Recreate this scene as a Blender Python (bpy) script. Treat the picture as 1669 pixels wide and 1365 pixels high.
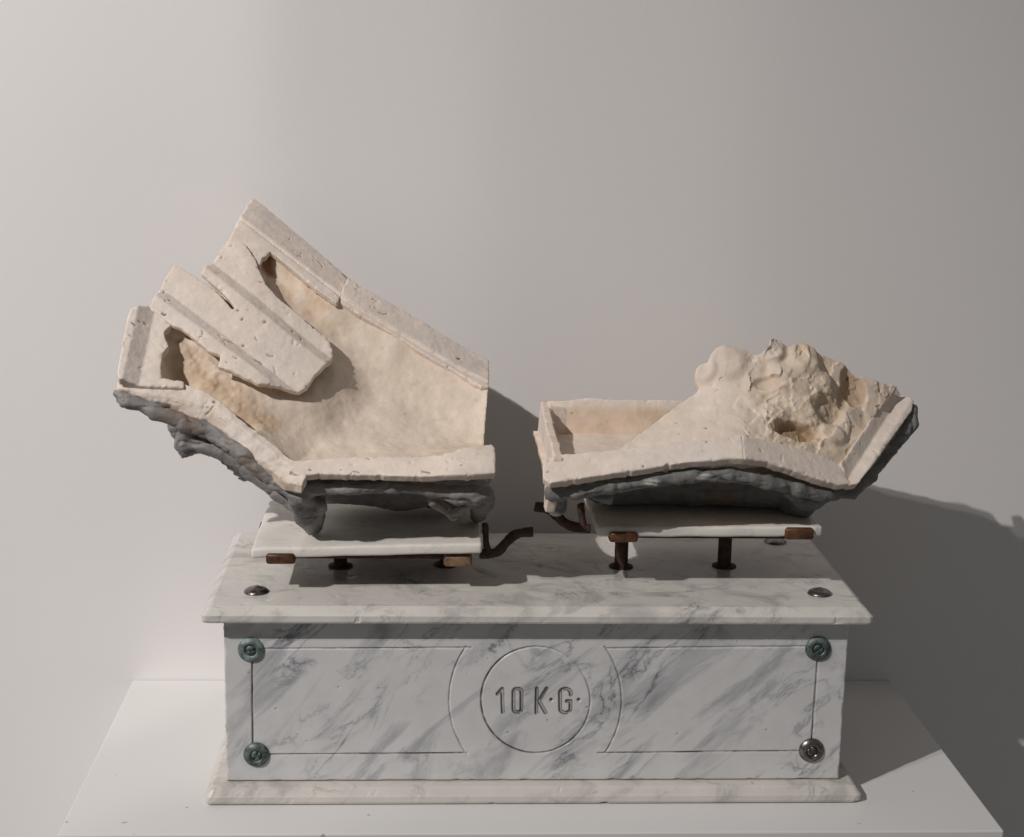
import bpy, bmesh, math, random
import numpy as np
from mathutils import Matrix, Vector

for o in list(bpy.data.objects): bpy.data.objects.remove(o)
S = bpy.context.scene
C = S.collection
random.seed(7); np.random.seed(7)

# ------------------------------------------------------------------ camera
CAM = np.array([-.0913, -1.20274, .57564]); YAW, PIT, ROL = .05473, .21281, .02051
FPX = 2596.94                                   # focal length in photograph pixels (1669 x 1365)
_fw = np.array([math.sin(YAW)*math.cos(PIT), math.cos(YAW)*math.cos(PIT), -math.sin(PIT)])
_r0 = np.array([math.cos(YAW), -math.sin(YAW), 0.]); _u0 = np.cross(_r0, _fw)
_r = _r0*math.cos(ROL)+_u0*math.sin(ROL); _u = _u0*math.cos(ROL)-_r0*math.sin(ROL)
cd = bpy.data.cameras.new('camera'); cam = bpy.data.objects.new('camera', cd); C.objects.link(cam)
cd.sensor_width = 36; cd.lens = 36*FPX/1669; cd.clip_start = .01; cd.clip_end = 100
M = Matrix.Identity(4)
for i in range(3):
    M[i][0], M[i][1], M[i][2], M[i][3] = _r[i], _u[i], -_fw[i], CAM[i]
cam.matrix_world = M
S.camera = cam

# ------------------------------------------------------------------ light
S.view_settings.view_transform = 'Standard'; S.view_settings.look = 'None'
S.view_settings.exposure = 0; S.view_settings.gamma = 1
w = bpy.data.worlds.new('World'); S.world = w; w.use_nodes = True
bg = w.node_tree.nodes['Background']
bg.inputs[0].default_value = (1, .985, .955, 1); bg.inputs[1].default_value = .115

def spot(name, loc, aim, power, angle, blend, radius, col):
    l = bpy.data.lights.new(name, 'SPOT'); o = bpy.data.objects.new(name, l); C.objects.link(o)
    l.energy = power; l.spot_size = math.radians(angle); l.spot_blend = blend
    l.shadow_soft_size = radius; l.color = col
    o.location = loc
    o.rotation_euler = (Vector(aim)-Vector(loc)).to_track_quat('-Z', 'Y').to_euler()
    return o
spot('gallery_spot', (-2.30, -1.99, 2.6), (-.46, .2, .22), 375, 44, 1.0, .022, (1, .955, .92))
spot('gallery_spot', (-2.36, -1.86, 2.62), (-.46, .2, .22), 90, 44, 1.0, .03, (1, .955, .92))

def add_streaks(lamp):                         # strength varied by bearing: adds faint upright bands of light to the wall
    l = lamp.data; l.use_nodes = True; nt = l.node_tree; N, L = nt.nodes, nt.links; em = N['Emission']
    g = N.new('ShaderNodeNewGeometry'); sp = N.new('ShaderNodeSeparateXYZ'); L.new(g.outputs['Incoming'], sp.inputs[0])
    dv = N.new('ShaderNodeMath'); dv.operation = 'DIVIDE'; L.new(sp.outputs[0], dv.inputs[0]); L.new(sp.outputs[1], dv.inputs[1])
    mr = N.new('ShaderNodeMapRange'); mr.inputs[1].default_value = .6; mr.inputs[2].default_value = 1.3; L.new(dv.outputs[0], mr.inputs[0])
    r = N.new('ShaderNodeValToRGB'); e = r.color_ramp.elements
    st = [(.776, .91), (.906, .985), (.933, .825), (.989, .83), (1.018, .76), (1.090, .81), (1.134, .735), (1.202, .77), (1.26, .78)]
    while len(e) < len(st): e.new(.5)
    for k, (p, v) in zip(e, st): k.position = (p-.6)/.7; k.color = (v, v, v, 1)
    L.new(mr.outputs[0], r.inputs[0])
    m = N.new('ShaderNodeMath'); m.operation = 'MULTIPLY'; L.new(r.outputs[0], m.inputs[0]); m.inputs[1].default_value = 1.215; L.new(m.outputs[0], em.inputs['Strength'])
for o_ in [o for o in S.objects if o.type == 'LIGHT']: add_streaks(o_)

# ------------------------------------------------------------------ helpers
def ray(px, py): return _fw+_r*((px-834.5)/FPX)-_u*((py-682.5)/FPX)
def at(px, py, Y):                              # photograph pixel at depth Y -> point in the room
    d = ray(px, py); return CAM+d*((Y-CAM[1])/d[1])
def atz(px, py, Z):
    d = ray(px, py); return CAM+d*((Z-CAM[2])/d[2])

def tag(o, label=None, cat=None, group=None, kind=None):
    if label: o['label'] = label
    if cat: o['category'] = cat
    if group: o['group'] = group
    if kind: o['kind'] = kind
    return o
def empty(name, loc):
    o = bpy.data.objects.new(name, None); C.objects.link(o); o.location = loc; o.empty_display_size = .02
    return o
def link(name, me, mat, parent=None, smooth=False):
    o = bpy.data.objects.new(name, me); C.objects.link(o)
    if mat: me.materials.append(mat)
    if smooth: me.polygons.foreach_set('use_smooth', np.ones(len(me.polygons), bool))
    if parent:
        o.parent = parent
        p = parent; off = Vector((0, 0, 0))
        while p: off = off+p.location; p = p.parent
        o.location = -off                       # meshes are written in room coordinates
    return o
def np_mesh(name, V, Q, col=None):
    me = bpy.data.meshes.new(name)
    V = np.asarray(V, np.float32); Q = np.asarray(Q, np.int32); k = Q.shape[1]
    me.vertices.add(len(V)); me.vertices.foreach_set('co', V.ravel())
    me.loops.add(Q.size); me.loops.foreach_set('vertex_index', Q.ravel())
    me.polygons.add(len(Q)); me.polygons.foreach_set('loop_start', np.arange(0, Q.size, k, dtype=np.int32))
    me.update(calc_edges=True); me.validate()
    if col is not None:
        a = me.attributes.new('tint', 'FLOAT_COLOR', 'POINT')
        c4 = np.ones((len(V), 4), np.float32); c4[:, :3] = col
        a.data.foreach_set('color', c4.ravel())
    return me
def bm_mesh(name, bm):
    me = bpy.data.meshes.new(name); bmesh.ops.recalc_face_normals(bm, faces=bm.faces[:]); bm.to_mesh(me); bm.free(); return me

_tab = np.random.RandomState(3).rand(64, 64, 64).astype(np.float32)*2-1
def vnoise(P, scale, seed=0):                   # smooth value noise in [-1,1], P (N,3) metres
    q = P/scale+np.array([seed*7.31, seed*3.17, seed*11.9])
    i = np.floor(q).astype(int); f = q-i; f = f*f*(3-2*f); i &= 63; j = (i+1) & 63
    x0, y0, z0 = i.T; x1, y1, z1 = j.T; fx, fy, fz = f.T
    a = _tab[x0, y0, z0]*(1-fx)+_tab[x1, y0, z0]*fx; b = _tab[x0, y1, z0]*(1-fx)+_tab[x1, y1, z0]*fx
    c = _tab[x0, y0, z1]*(1-fx)+_tab[x1, y0, z1]*fx; d = _tab[x0, y1, z1]*(1-fx)+_tab[x1, y1, z1]*fx
    return (a*(1-fy)+b*fy)*(1-fz)+(c*(1-fy)+d*fy)*fz
def fbm(P, scale, seed=0, octs=3):
    s = 0; a = 1; t = 0
    for k in range(octs): s = s+a*vnoise(P, scale/2**k, seed+k*5); t += a; a *= .5
    return s/t
def sst(a, b, x):
    x = np.clip((x-a)/(b-a), 0, 1); return x*x*(3-2*x)

def surface_nets(f, org, vox):
    s = f < 0
    nx, ny, nz = f.shape
    cnt = np.zeros((nx-1, ny-1, nz-1), np.int8)
    for dx in (0, 1):
        for dy in (0, 1):
            for dz in (0, 1): cnt += s[dx:nx-1+dx, dy:ny-1+dy, dz:nz-1+dz]
    act = (cnt > 0) & (cnt < 8)
    I = np.argwhere(act); n = len(I)
    idm = np.full(act.shape, -1, np.int32); idm[act] = np.arange(n)
    offs = np.array([(a, b, c) for a in (0, 1) for b in (0, 1) for c in (0, 1)])
    val = np.stack([f[I[:, 0]+o[0], I[:, 1]+o[1], I[:, 2]+o[2]] for o in offs], 1)
    acc = np.zeros((n, 3)); num = np.zeros(n)
    for a in range(8):
        for b in range(a+1, 8):
            if np.abs(offs[a]-offs[b]).sum() != 1: continue
            va, vb = val[:, a], val[:, b]; m = (va < 0) != (vb < 0)
            t = np.where(m, va/np.where(m, va-vb, 1), 0)
            acc += np.where(m[:, None], offs[a]+t[:, None]*(offs[b]-offs[a]), 0); num += m
    V = (I+acc/num[:, None])*vox+np.array(org)
    Q = []
    for ax in range(3):
        o1, o2 = [(1, 2), (2, 0), (0, 1)][ax]
        sl0 = [slice(None)]*3; sl1 = [slice(None)]*3; sl0[ax] = slice(0, -1); sl1[ax] = slice(1, None)
        A = s[tuple(sl0)]; B = s[tuple(sl1)]
        E = np.argwhere(A != B)
        ok = (E[:, o1] > 0) & (E[:, o2] > 0) & (E[:, o1] < f.shape[o1]-1) & (E[:, o2] < f.shape[o2]-1)
        E = E[ok]; flip = A[tuple(E.T)]
        def cell(d1, d2):
            G = E.copy(); G[:, o1] -= d1; G[:, o2] -= d2; return idm[tuple(G.T)]
        q = np.stack([cell(1, 1), cell(0, 1), cell(0, 0), cell(1, 0)], 1)
        q[~flip] = q[~flip][:, ::-1]
        Q.append(q)
    return V, np.concatenate(Q)
def vnormals(V, Q):
    N = np.zeros_like(V); d = np.cross(V[Q[:, 2]]-V[Q[:, 0]], V[Q[:, 3]]-V[Q[:, 1]])
    for k in range(4): 
        for a in range(3): N[:, a] += np.bincount(Q[:, k], d[:, a], len(V))
    return N/np.maximum(np.linalg.norm(N, axis=1, keepdims=True), 1e-12)

def poly_sdf(poly, X, Y):
    poly = np.asarray(poly); d = np.full(X.shape, 1e9); ins = np.zeros(X.shape, bool)
    for (ax, ay), (bx, by) in zip(poly, np.roll(poly, -1, 0)):
        ex, ey = bx-ax, by-ay; wx, wy = X-ax, Y-ay
        t = np.clip((wx*ex+wy*ey)/(ex*ex+ey*ey+1e-15), 0, 1)
        d = np.minimum(d, (wx-ex*t)**2+(wy-ey*t)**2)
        c = ((ay > Y) != (by > Y)) & (X < (bx-ax)*(Y-ay)/(by-ay+1e-15)+ax)
        ins ^= c
    d = np.sqrt(d); return np.where(ins, -d, d)
def line_dist(pts, X, Y):
    d = np.full(X.shape, 1e9)
    for (ax, ay), (bx, by) in zip(pts[:-1], pts[1:]):
        ex, ey = bx-ax, by-ay; wx, wy = X-ax, Y-ay
        t = np.clip((wx*ex+wy*ey)/(ex*ex+ey*ey+1e-15), 0, 1)
        d = np.minimum(d, (wx-ex*t)**2+(wy-ey*t)**2)
    return np.sqrt(d)
def rbf(pts, vals):                             # linear-kernel interpolation over 2-D points
    pts = np.asarray(pts, float); n = len(pts)
    K = np.linalg.norm(pts[:, None]-pts[None], axis=2); P = np.c_[np.ones(n), pts]
    A = np.block([[K, P], [P.T, np.zeros((3, 3))]]); sol = np.linalg.solve(A, np.r_[vals, 0, 0, 0])
    def f(X, Y):
        out = sol[n]+sol[n+1]*X+sol[n+2]*Y
        for (a, b), wgt in zip(pts, sol[:n]): out = out+wgt*np.sqrt((X-a)**2+(Y-b)**2+1.6e-5)
        return out
    return f

# ------------------------------------------------------------------ materials
def mat(name):
    m = bpy.data.materials.new(name); m.use_nodes = True
    nt = m.node_tree; return m, nt.nodes, nt.links, nt.nodes['Principled BSDF']
def noise(N, L, coord, scale, detail=4, rough=.55, dist=0):
    n = N.new('ShaderNodeTexNoise'); n.inputs['Scale'].default_value = scale; n.inputs['Detail'].default_value = detail
    n.inputs['Roughness'].default_value = rough; n.inputs['Distortion'].default_value = dist
    L.new(coord, n.inputs['Vector']); return n.outputs['Fac']
def ramp(N, L, fac, stops):
    r = N.new('ShaderNodeValToRGB'); e = r.color_ramp.elements
    while len(e) < len(stops): e.new(.5)
    for k, (p, c) in zip(e, stops): k.position = p; k.color = (*c, 1) if len(c) == 3 else c
    L.new(fac, r.inputs[0]); return r.outputs[0]
def mix(N, L, a, b, fac, mode='MIX'):
    m = N.new('ShaderNodeMix'); m.data_type = 'RGBA'; m.blend_type = mode
    for s, v in ((m.inputs[6], a), (m.inputs[7], b), (m.inputs[0], fac)):
        if isinstance(v, (int, float)): s.default_value = v
        elif isinstance(v, tuple): s.default_value = (*v, 1)
        else: L.new(v, s)
    return m.outputs[2]
def bump(N, L, h, dist, strength=1, normal=None):
    b = N.new('ShaderNodeBump'); b.inputs['Distance'].default_value = dist; b.inputs['Strength'].default_value = strength
    L.new(h, b.inputs['Height'])
    if normal: L.new(normal, b.inputs['Normal'])
    return b.outputs[0]
def coords(N, L, rot=(0, 0, 0), scale=(1, 1, 1), loc=(0, 0, 0)):
    t = N.new('ShaderNodeNewGeometry'); mp = N.new('ShaderNodeMapping')
    mp.inputs['Rotation'].default_value = rot; mp.inputs['Scale'].default_value = scale; mp.inputs['Location'].default_value = loc
    L.new(t.outputs['Position'], mp.inputs['Vector']); return mp.outputs[0]
GREY = lambda v: (v, v, v)

def mat_wall(name, c, rough=.85, bs=.0003, specks=0.):
    m, N, L, B = mat(name); co = coords(N, L)
    big = ramp(N, L, noise(N, L, co, 2.2, 3), [(.3, GREY(.975)), (.7, GREY(1.0))])
    col = mix(N, L, c, big, 1.0, 'MULTIPLY')
    if specks:
        sp = ramp(N, L, noise(N, L, co, 85, 1, .4), [(.775, GREY(0)), (.80, GREY(specks))]); col = mix(N, L, col, (.22, .2, .18), sp)
        sc = ramp(N, L, noise(N, L, coords(N, L, scale=(3, 9, 9)), 6, 5, .7), [(.62, GREY(0)), (.75, GREY(.10))]); col = mix(N, L, col, (.5, .48, .45), sc)
    L.new(col, B.inputs['Base Color'])
    B.inputs['Roughness'].default_value = rough
    L.new(bump(N, L, noise(N, L, co, 320, 3), bs, .35), B.inputs['Normal'])
    return m
M_WALL = mat_wall('white_wall_paint', (.795, .772, .765))
M_PLINTH = mat_wall('white_plinth_paint', (.745, .735, .728), .5, .0001, .6)

def mat_marble(name, base, vein, loc, amount=1., rough=.28, attr=False, ang=-.75, ior=1.45):
    m, N, L, B = mat(name)
    # veins run diagonally: stretch the texture space along the vein direction
    g = N.new('ShaderNodeNewGeometry')
    m1 = N.new('ShaderNodeMapping'); m1.vector_type = 'POINT'; m1.inputs['Rotation'].default_value = (0, -ang, .25); m1.inputs['Location'].default_value = loc
    L.new(g.outputs['Position'], m1.inputs['Vector'])
    m2 = N.new('ShaderNodeMapping'); m2.inputs['Scale'].default_value = (.16, .8, 1); L.new(m1.outputs[0], m2.inputs['Vector'])
    co = m2.outputs[0]
    nb = noise(N, L, co, 26, 8, .66, .9)
    broad = ramp(N, L, nb, [(.515, GREY(0)), (.585, GREY(.30)), (.76, GREY(.9))])
    def veins(sc, dist, width, off):
        mm = N.new('ShaderNodeMapping'); mm.inputs['Scale'].default_value = (.30, 1, 1.0); mm.inputs['Location'].default_value = (off, off*.7, off*1.3); L.new(m1.outputs[0], mm.inputs['Vector'])
        n2 = noise(N, L, mm.outputs[0], sc, 7, .6, dist)
        a = N.new('ShaderNodeMath'); a.operation = 'SUBTRACT'; L.new(n2, a.inputs[0]); a.inputs[1].default_value = .5
        b = N.new('ShaderNodeMath'); b.operation = 'ABSOLUTE'; L.new(a.outputs[0], b.inputs[0])
        t = ramp(N, L, b.outputs[0], [(.0, GREY(1)), (width, GREY(.25)), (width*3, GREY(0))])
        mk = ramp(N, L, noise(N, L, mm.outputs[0], sc*.8, 3, .5), [(.50, GREY(0)), (.66, GREY(1))])
        return mix(N, L, t, mk, 1.0, 'MULTIPLY')
    v = mix(N, L, mix(N, L, broad, veins(15, .5, .012, 1.3), 1.0, 'ADD'), veins(31, .7, .016, 5.1), .8, 'ADD')
    v = mix(N, L, v, GREY(amount), 1.0, 'MULTIPLY')
    col = mix(N, L, base, vein, v)
    blot = ramp(N, L, noise(N, L, coords(N, L, loc=loc), 30, 4), [(.35, GREY(.93)), (.65, GREY(1.02))])
    col = mix(N, L, col, blot, 1.0, 'MULTIPLY')
    spk = ramp(N, L, noise(N, L, coords(N, L), 190, 2, .5), [(.735, GREY(0)), (.78, GREY(.55))])
    col = mix(N, L, col, (.16, .15, .15), spk)
    if attr:
        at_ = N.new('ShaderNodeAttribute'); at_.attribute_name = 'tint'
        col = mix(N, L, col, at_.outputs['Color'], 1.0, 'MULTIPLY')
    L.new(col, B.inputs['Base Color'])
    B.inputs['Roughness'].default_value = rough
    B.inputs['Subsurface Weight'].default_value = .12; B.inputs['Subsurface Radius'].default_value = (.004, .0035, .003)
    B.inputs['Subsurface Scale'].default_value = .6
    B.inputs['IOR'].default_value = ior
    L.new(bump(N, L, noise(N, L, coords(N, L), 160, 4), .0003, .3), B.inputs['Normal'])
    return m
M_PANEL = mat_marble('grey_veined_marble', (.69, .685, .69), (.19, .20, .23), (.31, .2, .07), .95, .3, True)
M_SIDE = mat_marble('side_marble', (.60, .60, .60), (.22, .225, .24), (.1, .5, .3), 1.0, .3)
M_TOP = mat_marble('polished_marble', (.69, .665, .625), (.25, .245, .24), (.7, .12, .4), .8, .25, ior=1.27)
M_BASE = mat_marble('yellowed_marble', (.665, .63, .59), (.25, .24, .23), (.2, .9, .6), 1.0, .35)
M_PLATE = mat_marble('white_marble', (.82, .785, .73), (.45, .43, .40), (.9, .3, .2), .6, .4, ior=1.3)

def mat_metal(name, c1, c2, metallic, rough, scale=120, b=.0004, thr=(.4, .6)):
    m, N, L, B = mat(name); co = coords(N, L)
    f = ramp(N, L, noise(N, L, co, scale, 5, .65), [(thr[0], GREY(0)), (thr[1], GREY(1))])
    L.new(mix(N, L, c1, c2, f), B.inputs['Base Color'])
    B.inputs['Metallic'].default_value = metallic; B.inputs['Roughness'].default_value = rough
    L.new(bump(N, L, noise(N, L, co, scale*3, 4), b, .6), B.inputs['Normal'])
    return m
M_STEEL = mat_metal('dull_steel', (.28, .26, .25), (.12, .10, .09), .9, .33)
M_VERD = mat_metal('verdigris_brass', (.17, .215, .205), (.06, .08, .072), .35, .5, 160, .0006)
M_VERD2 = mat_metal('pale_verdigris', (.29, .365, .355), (.10, .135, .125), .2, .6, 190, .0006)
M_RUST = mat_metal('rusty_iron', (.085, .042, .026), (.035, .020, .015), .15, .75, 150, .0008)
M_BRASS = mat_metal('tarnished_brass', (.17, .075, .035), (.07, .034, .022), .4, .5, 110, .0004)
M_BRASS2 = mat_metal('pale_tarnished_brass', (.30, .19, .11), (.12, .07, .045), .3, .55, 110, .0004)

def mat_tint(name, rough, s1, b1, s2, b2, spec=.3, mottle=(.9, 1.04)):
    m, N, L, B = mat(name); co = coords(N, L)
    a = N.new('ShaderNodeAttribute'); a.attribute_name = 'tint'
    f = ramp(N, L, noise(N, L, co, 75, 5, .6), [(.3, GREY(mottle[0])), (.7, GREY(mottle[1]))])
    L.new(mix(N, L, a.outputs['Color'], f, 1.0, 'MULTIPLY'), B.inputs['Base Color'])
    B.inputs['Roughness'].default_value = rough; B.inputs['Specular IOR Level'].default_value = spec
    n1 = bump(N, L, noise(N, L, co, s1, 4, .6), b1, .7)
    L.new(bump(N, L, noise(N, L, co, s2, 4, .7), b2, .8, n1), B.inputs['Normal'])
    return m
M_PLASTER = mat_tint('cast_plaster', .88, 180, .0006, 700, .0003)
M_CLAY = mat_tint('grey_clay', .62, 140, .0012, 520, .0005, .45, (.75, 1.15))

# ------------------------------------------------------------------ wall and plinth
WY = .2556
def box_bm(x0, x1, y0, y1, z0, z1, bev=0, seg=2):
    bm = bmesh.new(); bmesh.ops.create_cube(bm, size=1)
    for v in bm.verts:
        v.co = ((x0+x1)/2+v.co.x*(x1-x0), (y0+y1)/2+v.co.y*(y1-y0), (z0+z1)/2+v.co.z*(z1-z0))
    if bev: bmesh.ops.bevel(bm, geom=bm.edges[:], offset=bev, segments=seg, affect='EDGES', profile=.5)
    return bm
o = link('wall', bm_mesh('wall', box_bm(-3, 3, WY, WY+.12, -1.05, 2.6)), M_WALL); tag(o, 'plain white painted gallery wall behind the scale', kind='structure')
o = link('plinth', bm_mesh('plinth', box_bm(-.3705, .3665, -.0644, WY-.0008, -1.05, 0, .0012, 2)), M_PLINTH)
tag(o, 'white painted display plinth under the marble scale', 'plinth')

# ------------------------------------------------------------------ marble scale
scale = empty('weighing_scale', (0, .09, 0))
tag(scale, 'veined marble shop scale body engraved 10 K.G. with two small marble plates', 'scale')
ZB, ZT, ZTT = .0137, .1529, .1656               # base slab top, top slab underside, top slab surface
YB = .188
def slab_bm(x0, x1, y0, y1, z0, z1, ch, rb):    # slab with a chamfered top arris and a rounded lower one
    prof = [(rb, z0), (rb*.3, z0+rb*.3), (0, z0+rb), (0, z0+(z1-z0)*.52), (ch*.22, z0+(z1-z0)*.64), (ch*.62, z1-(z1-z0)*.10), (ch, z1)]
    bm = bmesh.new(); loops = []
    def ring(ins, z):
        k = 5; R = max(.0045-ins*.3, .002); pts = []
        for cx, cy, a0 in ((x1-ins-R, y1-ins-R, 0), (x0+ins+R, y1-ins-R, 90), (x0+ins+R, y0+ins+R, 180), (x1-ins-R, y0+ins+R, 270)):
            for i in range(k):
                a = math.radians(a0+90*i/(k-1)); pts.append((cx+R*math.cos(a), cy+R*math.sin(a), z))
        return [bm.verts.new(p) for p in pts]
    loops = [ring(i, z) for i, z in prof]
    for a, b in zip(loops[:-1], loops[1:]):
        for i in range(len(a)): bm.faces.new((a[i], a[(i+1) % len(a)], b[(i+1) % len(a)], b[i]))
    bm.faces.new(loops[0][::-1]); bm.faces.new(loops[-1])
    bmesh.ops.subdivide_edges(bm, edges=[e for e in bm.edges if e.calc_length() > .3], cuts=260)
    bmesh.ops.subdivide_edges(bm, edges=[e for e in bm.edges if e.calc_length() > .05], cuts=90)
    P = np.array([v.co[:] for v in bm.verts]); n1 = fbm(P, .03, 7, 3); n2 = vnoise(P, .009, 3); n3 = vnoise(P, .0032, 9)
    cx, cy, hx, hy = (x0+x1)/2, (y0+y1)/2, (x1-x0)/2, (y1-y0)/2
    for v, a, b, c in zip(bm.verts, n1, n2, n3):
        d = .00008*a+.0026*max(b-.76, 0)*2+.0010*max(c-.80, 0)*2
        if abs(v.co.x-cx) > hx-.012: v.co.x -= math.copysign(d, v.co.x-cx)
        if abs(v.co.y-cy) > hy-.012: v.co.y -= math.copysign(d, v.co.y-cy)
        if v.co.z > z1-.0005: v.co.z -= d*.35
        elif v.co.z < z0+.0025: v.co.z += max(d, 0)*.6
    return bm
link('base_slab', bm_mesh('base_slab', slab_bm(-.2656, .2656, -.0156, YB+.0156, .0002, ZB, .006, .003)), M_BASE, scale)
link('top_slab', bm_mesh('top_slab', slab_bm(-.2653, .2653, -.0154, YB+.0154, ZT, ZTT, .0075, .0022)), M_TOP, scale)
for sx in (-1, 1):
    link('side_panel', bm_mesh('side_panel', box_bm(min(sx*.2493, sx*.2313), max(sx*.2493, sx*.2313), .0185, YB-.0185, ZB+.0006, ZT-.0006, .0006, 1)), M_SIDE, scale)
link('back_panel', bm_mesh('back_panel', box_bm(-.2495, .2495, YB-.018, YB, ZB+.0006, ZT-.0006, .0006, 1)), M_SIDE, scale)

# front panel: a fine grid whose engraved lines and letters are really cut in
def front_panel():
    st = .00055; x0, x1, z0, z1 = -.2497, .2497, ZB+.0009, ZT-.0006
    nx = int((x1-x0)/st); nz = int((z1-z0)/st)
    X, Z = np.meshgrid(np.linspace(x0, x1, nx), np.linspace(z0, z1, nz), indexing='ij')
    pp = lambda L: [tuple(at(a, b, 0)[[0, 2]]) for a, b in L]
    arc = lambda cx, cy, rx, ry, a0, a1, n=40: [(cx+rx*math.cos(math.radians(a0+(a1-a0)*i/n)), cy+ry*math.sin(math.radians(a0+(a1-a0)*i/n))) for i in range(n+1)]
    P3 = np.stack([X.ravel(), 0*X.ravel(), Z.ravel()], 1)
    jig = (fbm(P3, .012, 4)*.0002).reshape(X.shape)
    lines = [([(432, 1058), (768, 1056)], .8, .35), ([(411, 1078), (412, 1215)], .9, .95), ([(438, 1230), (762, 1227.5)], .8, .6),
             (arc(877, 1141, 145, 148, 216, 143), .8, .3), ([(988, 1057), (1312, 1054)], .8, .25),
             (arc(868, 1141, 145, 148, -36, 36), .8, .3), ([(1332.5, 1078), (1323, 1207)], .9, .6), ([(975, 1227.5), (1303, 1224)], .8, .6)]
    dep = np.zeros(X.shape); dirt = np.zeros(X.shape)
    n1 = fbm(P3, .02, 9, 3).reshape(X.shape); n2 = vnoise(P3, .0035, 2).reshape(X.shape)
    def cut(pts, hw, depth, dk, soft=.6):
        nonlocal dep, dirt
        hw *= .001; d = line_dist(pp(pts), X+jig, Z+jig)
        k = np.clip(1-d/hw, 0, 1); dep = np.maximum(dep, depth*.001*np.minimum(k*1.7, 1))
        dirt = np.maximum(dirt, np.clip(k*1.6, 0, 1)*np.clip(dk+n1*.9+n2*.35, 0, 1))
    for pts, hw, dk in lines: cut(pts, hw+.05, .8, dk)
    ring = arc(873, 1141, 89, 86.5, 0, 360, 80)
    for k in range(0, 80, 4):
        a = k*4.5; dk = .45+.35*math.cos(math.radians(a-185))+.25*math.cos(math.radians(a-75))
        cut(ring[k:k+5], .95, .9, dk)
    rr = lambda x0, y0, x1, y1, r: arc(x1-r, y1-r, r, r, 0, 90, 6)+arc(x0+r, y1-r, r, r, 90, 180, 6)+arc(x0+r, y0+r, r, r, 180, 270, 6)+arc(x1-r, y0+r, r, r, 270, 360, 6)+[(x1, y1-r)]
    glyph = [([(811, 1131.5), (818.5, 1123), (819.5, 1161)], .5), (rr(837, 1123, 850, 1161, 5), .65), ([(875, 1122.5), (874.5, 1162)], .75),
             ([(891, 1122.5), (878.5, 1143), (889.5, 1162)], .75),
             ([(930.5, 1133), (930, 1128)]+arc(921.5, 1129, 8.5, 6, 0, -180, 10)[0:]+[(913, 1156)]+arc(921.5, 1155.5, 8.5, 6.5, 180, 0, 10)+[(930, 1143), (924, 1143)], 1.1)]
    for pts, dk in glyph:
        hw = 1.45*.001; d = line_dist(pp(pts), X+jig*.5, Z+jig*.5)
        k = np.clip(1-d/hw, 0, 1); dep = np.maximum(dep, .0014*np.minimum(k*2.2, 1))
        edge = np.exp(-((d-hw*.8)/.00045)**2)
        dirt = np.maximum(dirt, np.clip(edge*np.clip(dk+.45+n1*.6, 0, 1), 0, .95)+np.clip(k, 0, 1)*.3*np.clip(dk+n2*.5, 0, 1))
    for (a, b) in ((898.7, 1141), (943.5, 1141)):
        q = pp([(a, b)])[0]; d = np.hypot(X-q[0], Z-q[1]); k = np.clip(1.6-d/.0016*1.3, 0, 1); dep = np.maximum(dep, .0013*k); dirt = np.maximum(dirt, k*.95)
    # small chips in the surface and along the arris
    for _ in range(26):
        cx, cz = random.uniform(x0, x1), random.uniform(z0, z1); r = random.uniform(.0005, .0013)
        d = np.hypot((X-cx)/1.4, Z-cz); k = np.clip(1-d/r, 0, 1); dep = np.maximum(dep, .0007*k); dirt = np.maximum(dirt, k*random.uniform(.2, .7))
    e = np.minimum(np.minimum(X-x0, x1-X), np.minimum(Z-z0, z1-Z))
    en = np.maximum(vnoise(P3, .006, 31).reshape(X.shape), 0)
    dep = np.maximum(dep, np.clip(.0006+en*.0012-e, 0, .0014))
    wash = np.zeros(X.shape)
    V = np.stack([X, dep, Z], -1).reshape(-1, 3)
    dirt = np.clip(dirt, 0, 1)[..., None]
    # verdigris bleeding from the washers into the marble
    col = np.ones(X.shape+(3,))*(1-dirt)+np.array([.10, .07, .05])*dirt
    for (a, b) in ((409, 1059), (418, 1230), (1333, 1057)):
        q = pp([(a, b)])[0]; d = np.hypot(X-q[0], Z-q[1]+.001)
        k = (np.clip(1-(d-.009)/.006, 0, 1)*np.clip(.45+n1*.8, 0, 1)*.55)[..., None]
        col = col*(1-k)+col*np.array([.62, .78, .74])*k
    idx = np.arange(nx*nz).reshape(nx, nz)
    Q = np.stack([idx[:-1, :-1], idx[1:, :-1], idx[1:, 1:], idx[:-1, 1:]], -1).reshape(-1, 4)
    # sides and back of the slab
    rim = np.concatenate([idx[:, 0], idx[-1, 1:], idx[-2::-1, -1], idx[0, -2:0:-1]])
    B = V[rim].copy(); B[:, 1] = .018; n = len(V); V = np.concatenate([V, B])
    bi = n+np.arange(len(rim)); r2 = np.roll(rim, -1); b2 = np.roll(bi, -1)
    Q = np.concatenate([Q, np.stack([rim, bi, b2, r2], -1)])
    col = np.concatenate([col.reshape(-1, 3), np.ones((len(rim), 3))])
    me = np_mesh('front_panel', V, Q, col)
    return link('front_panel', me, M_PANEL, scale)
front_panel()

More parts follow.
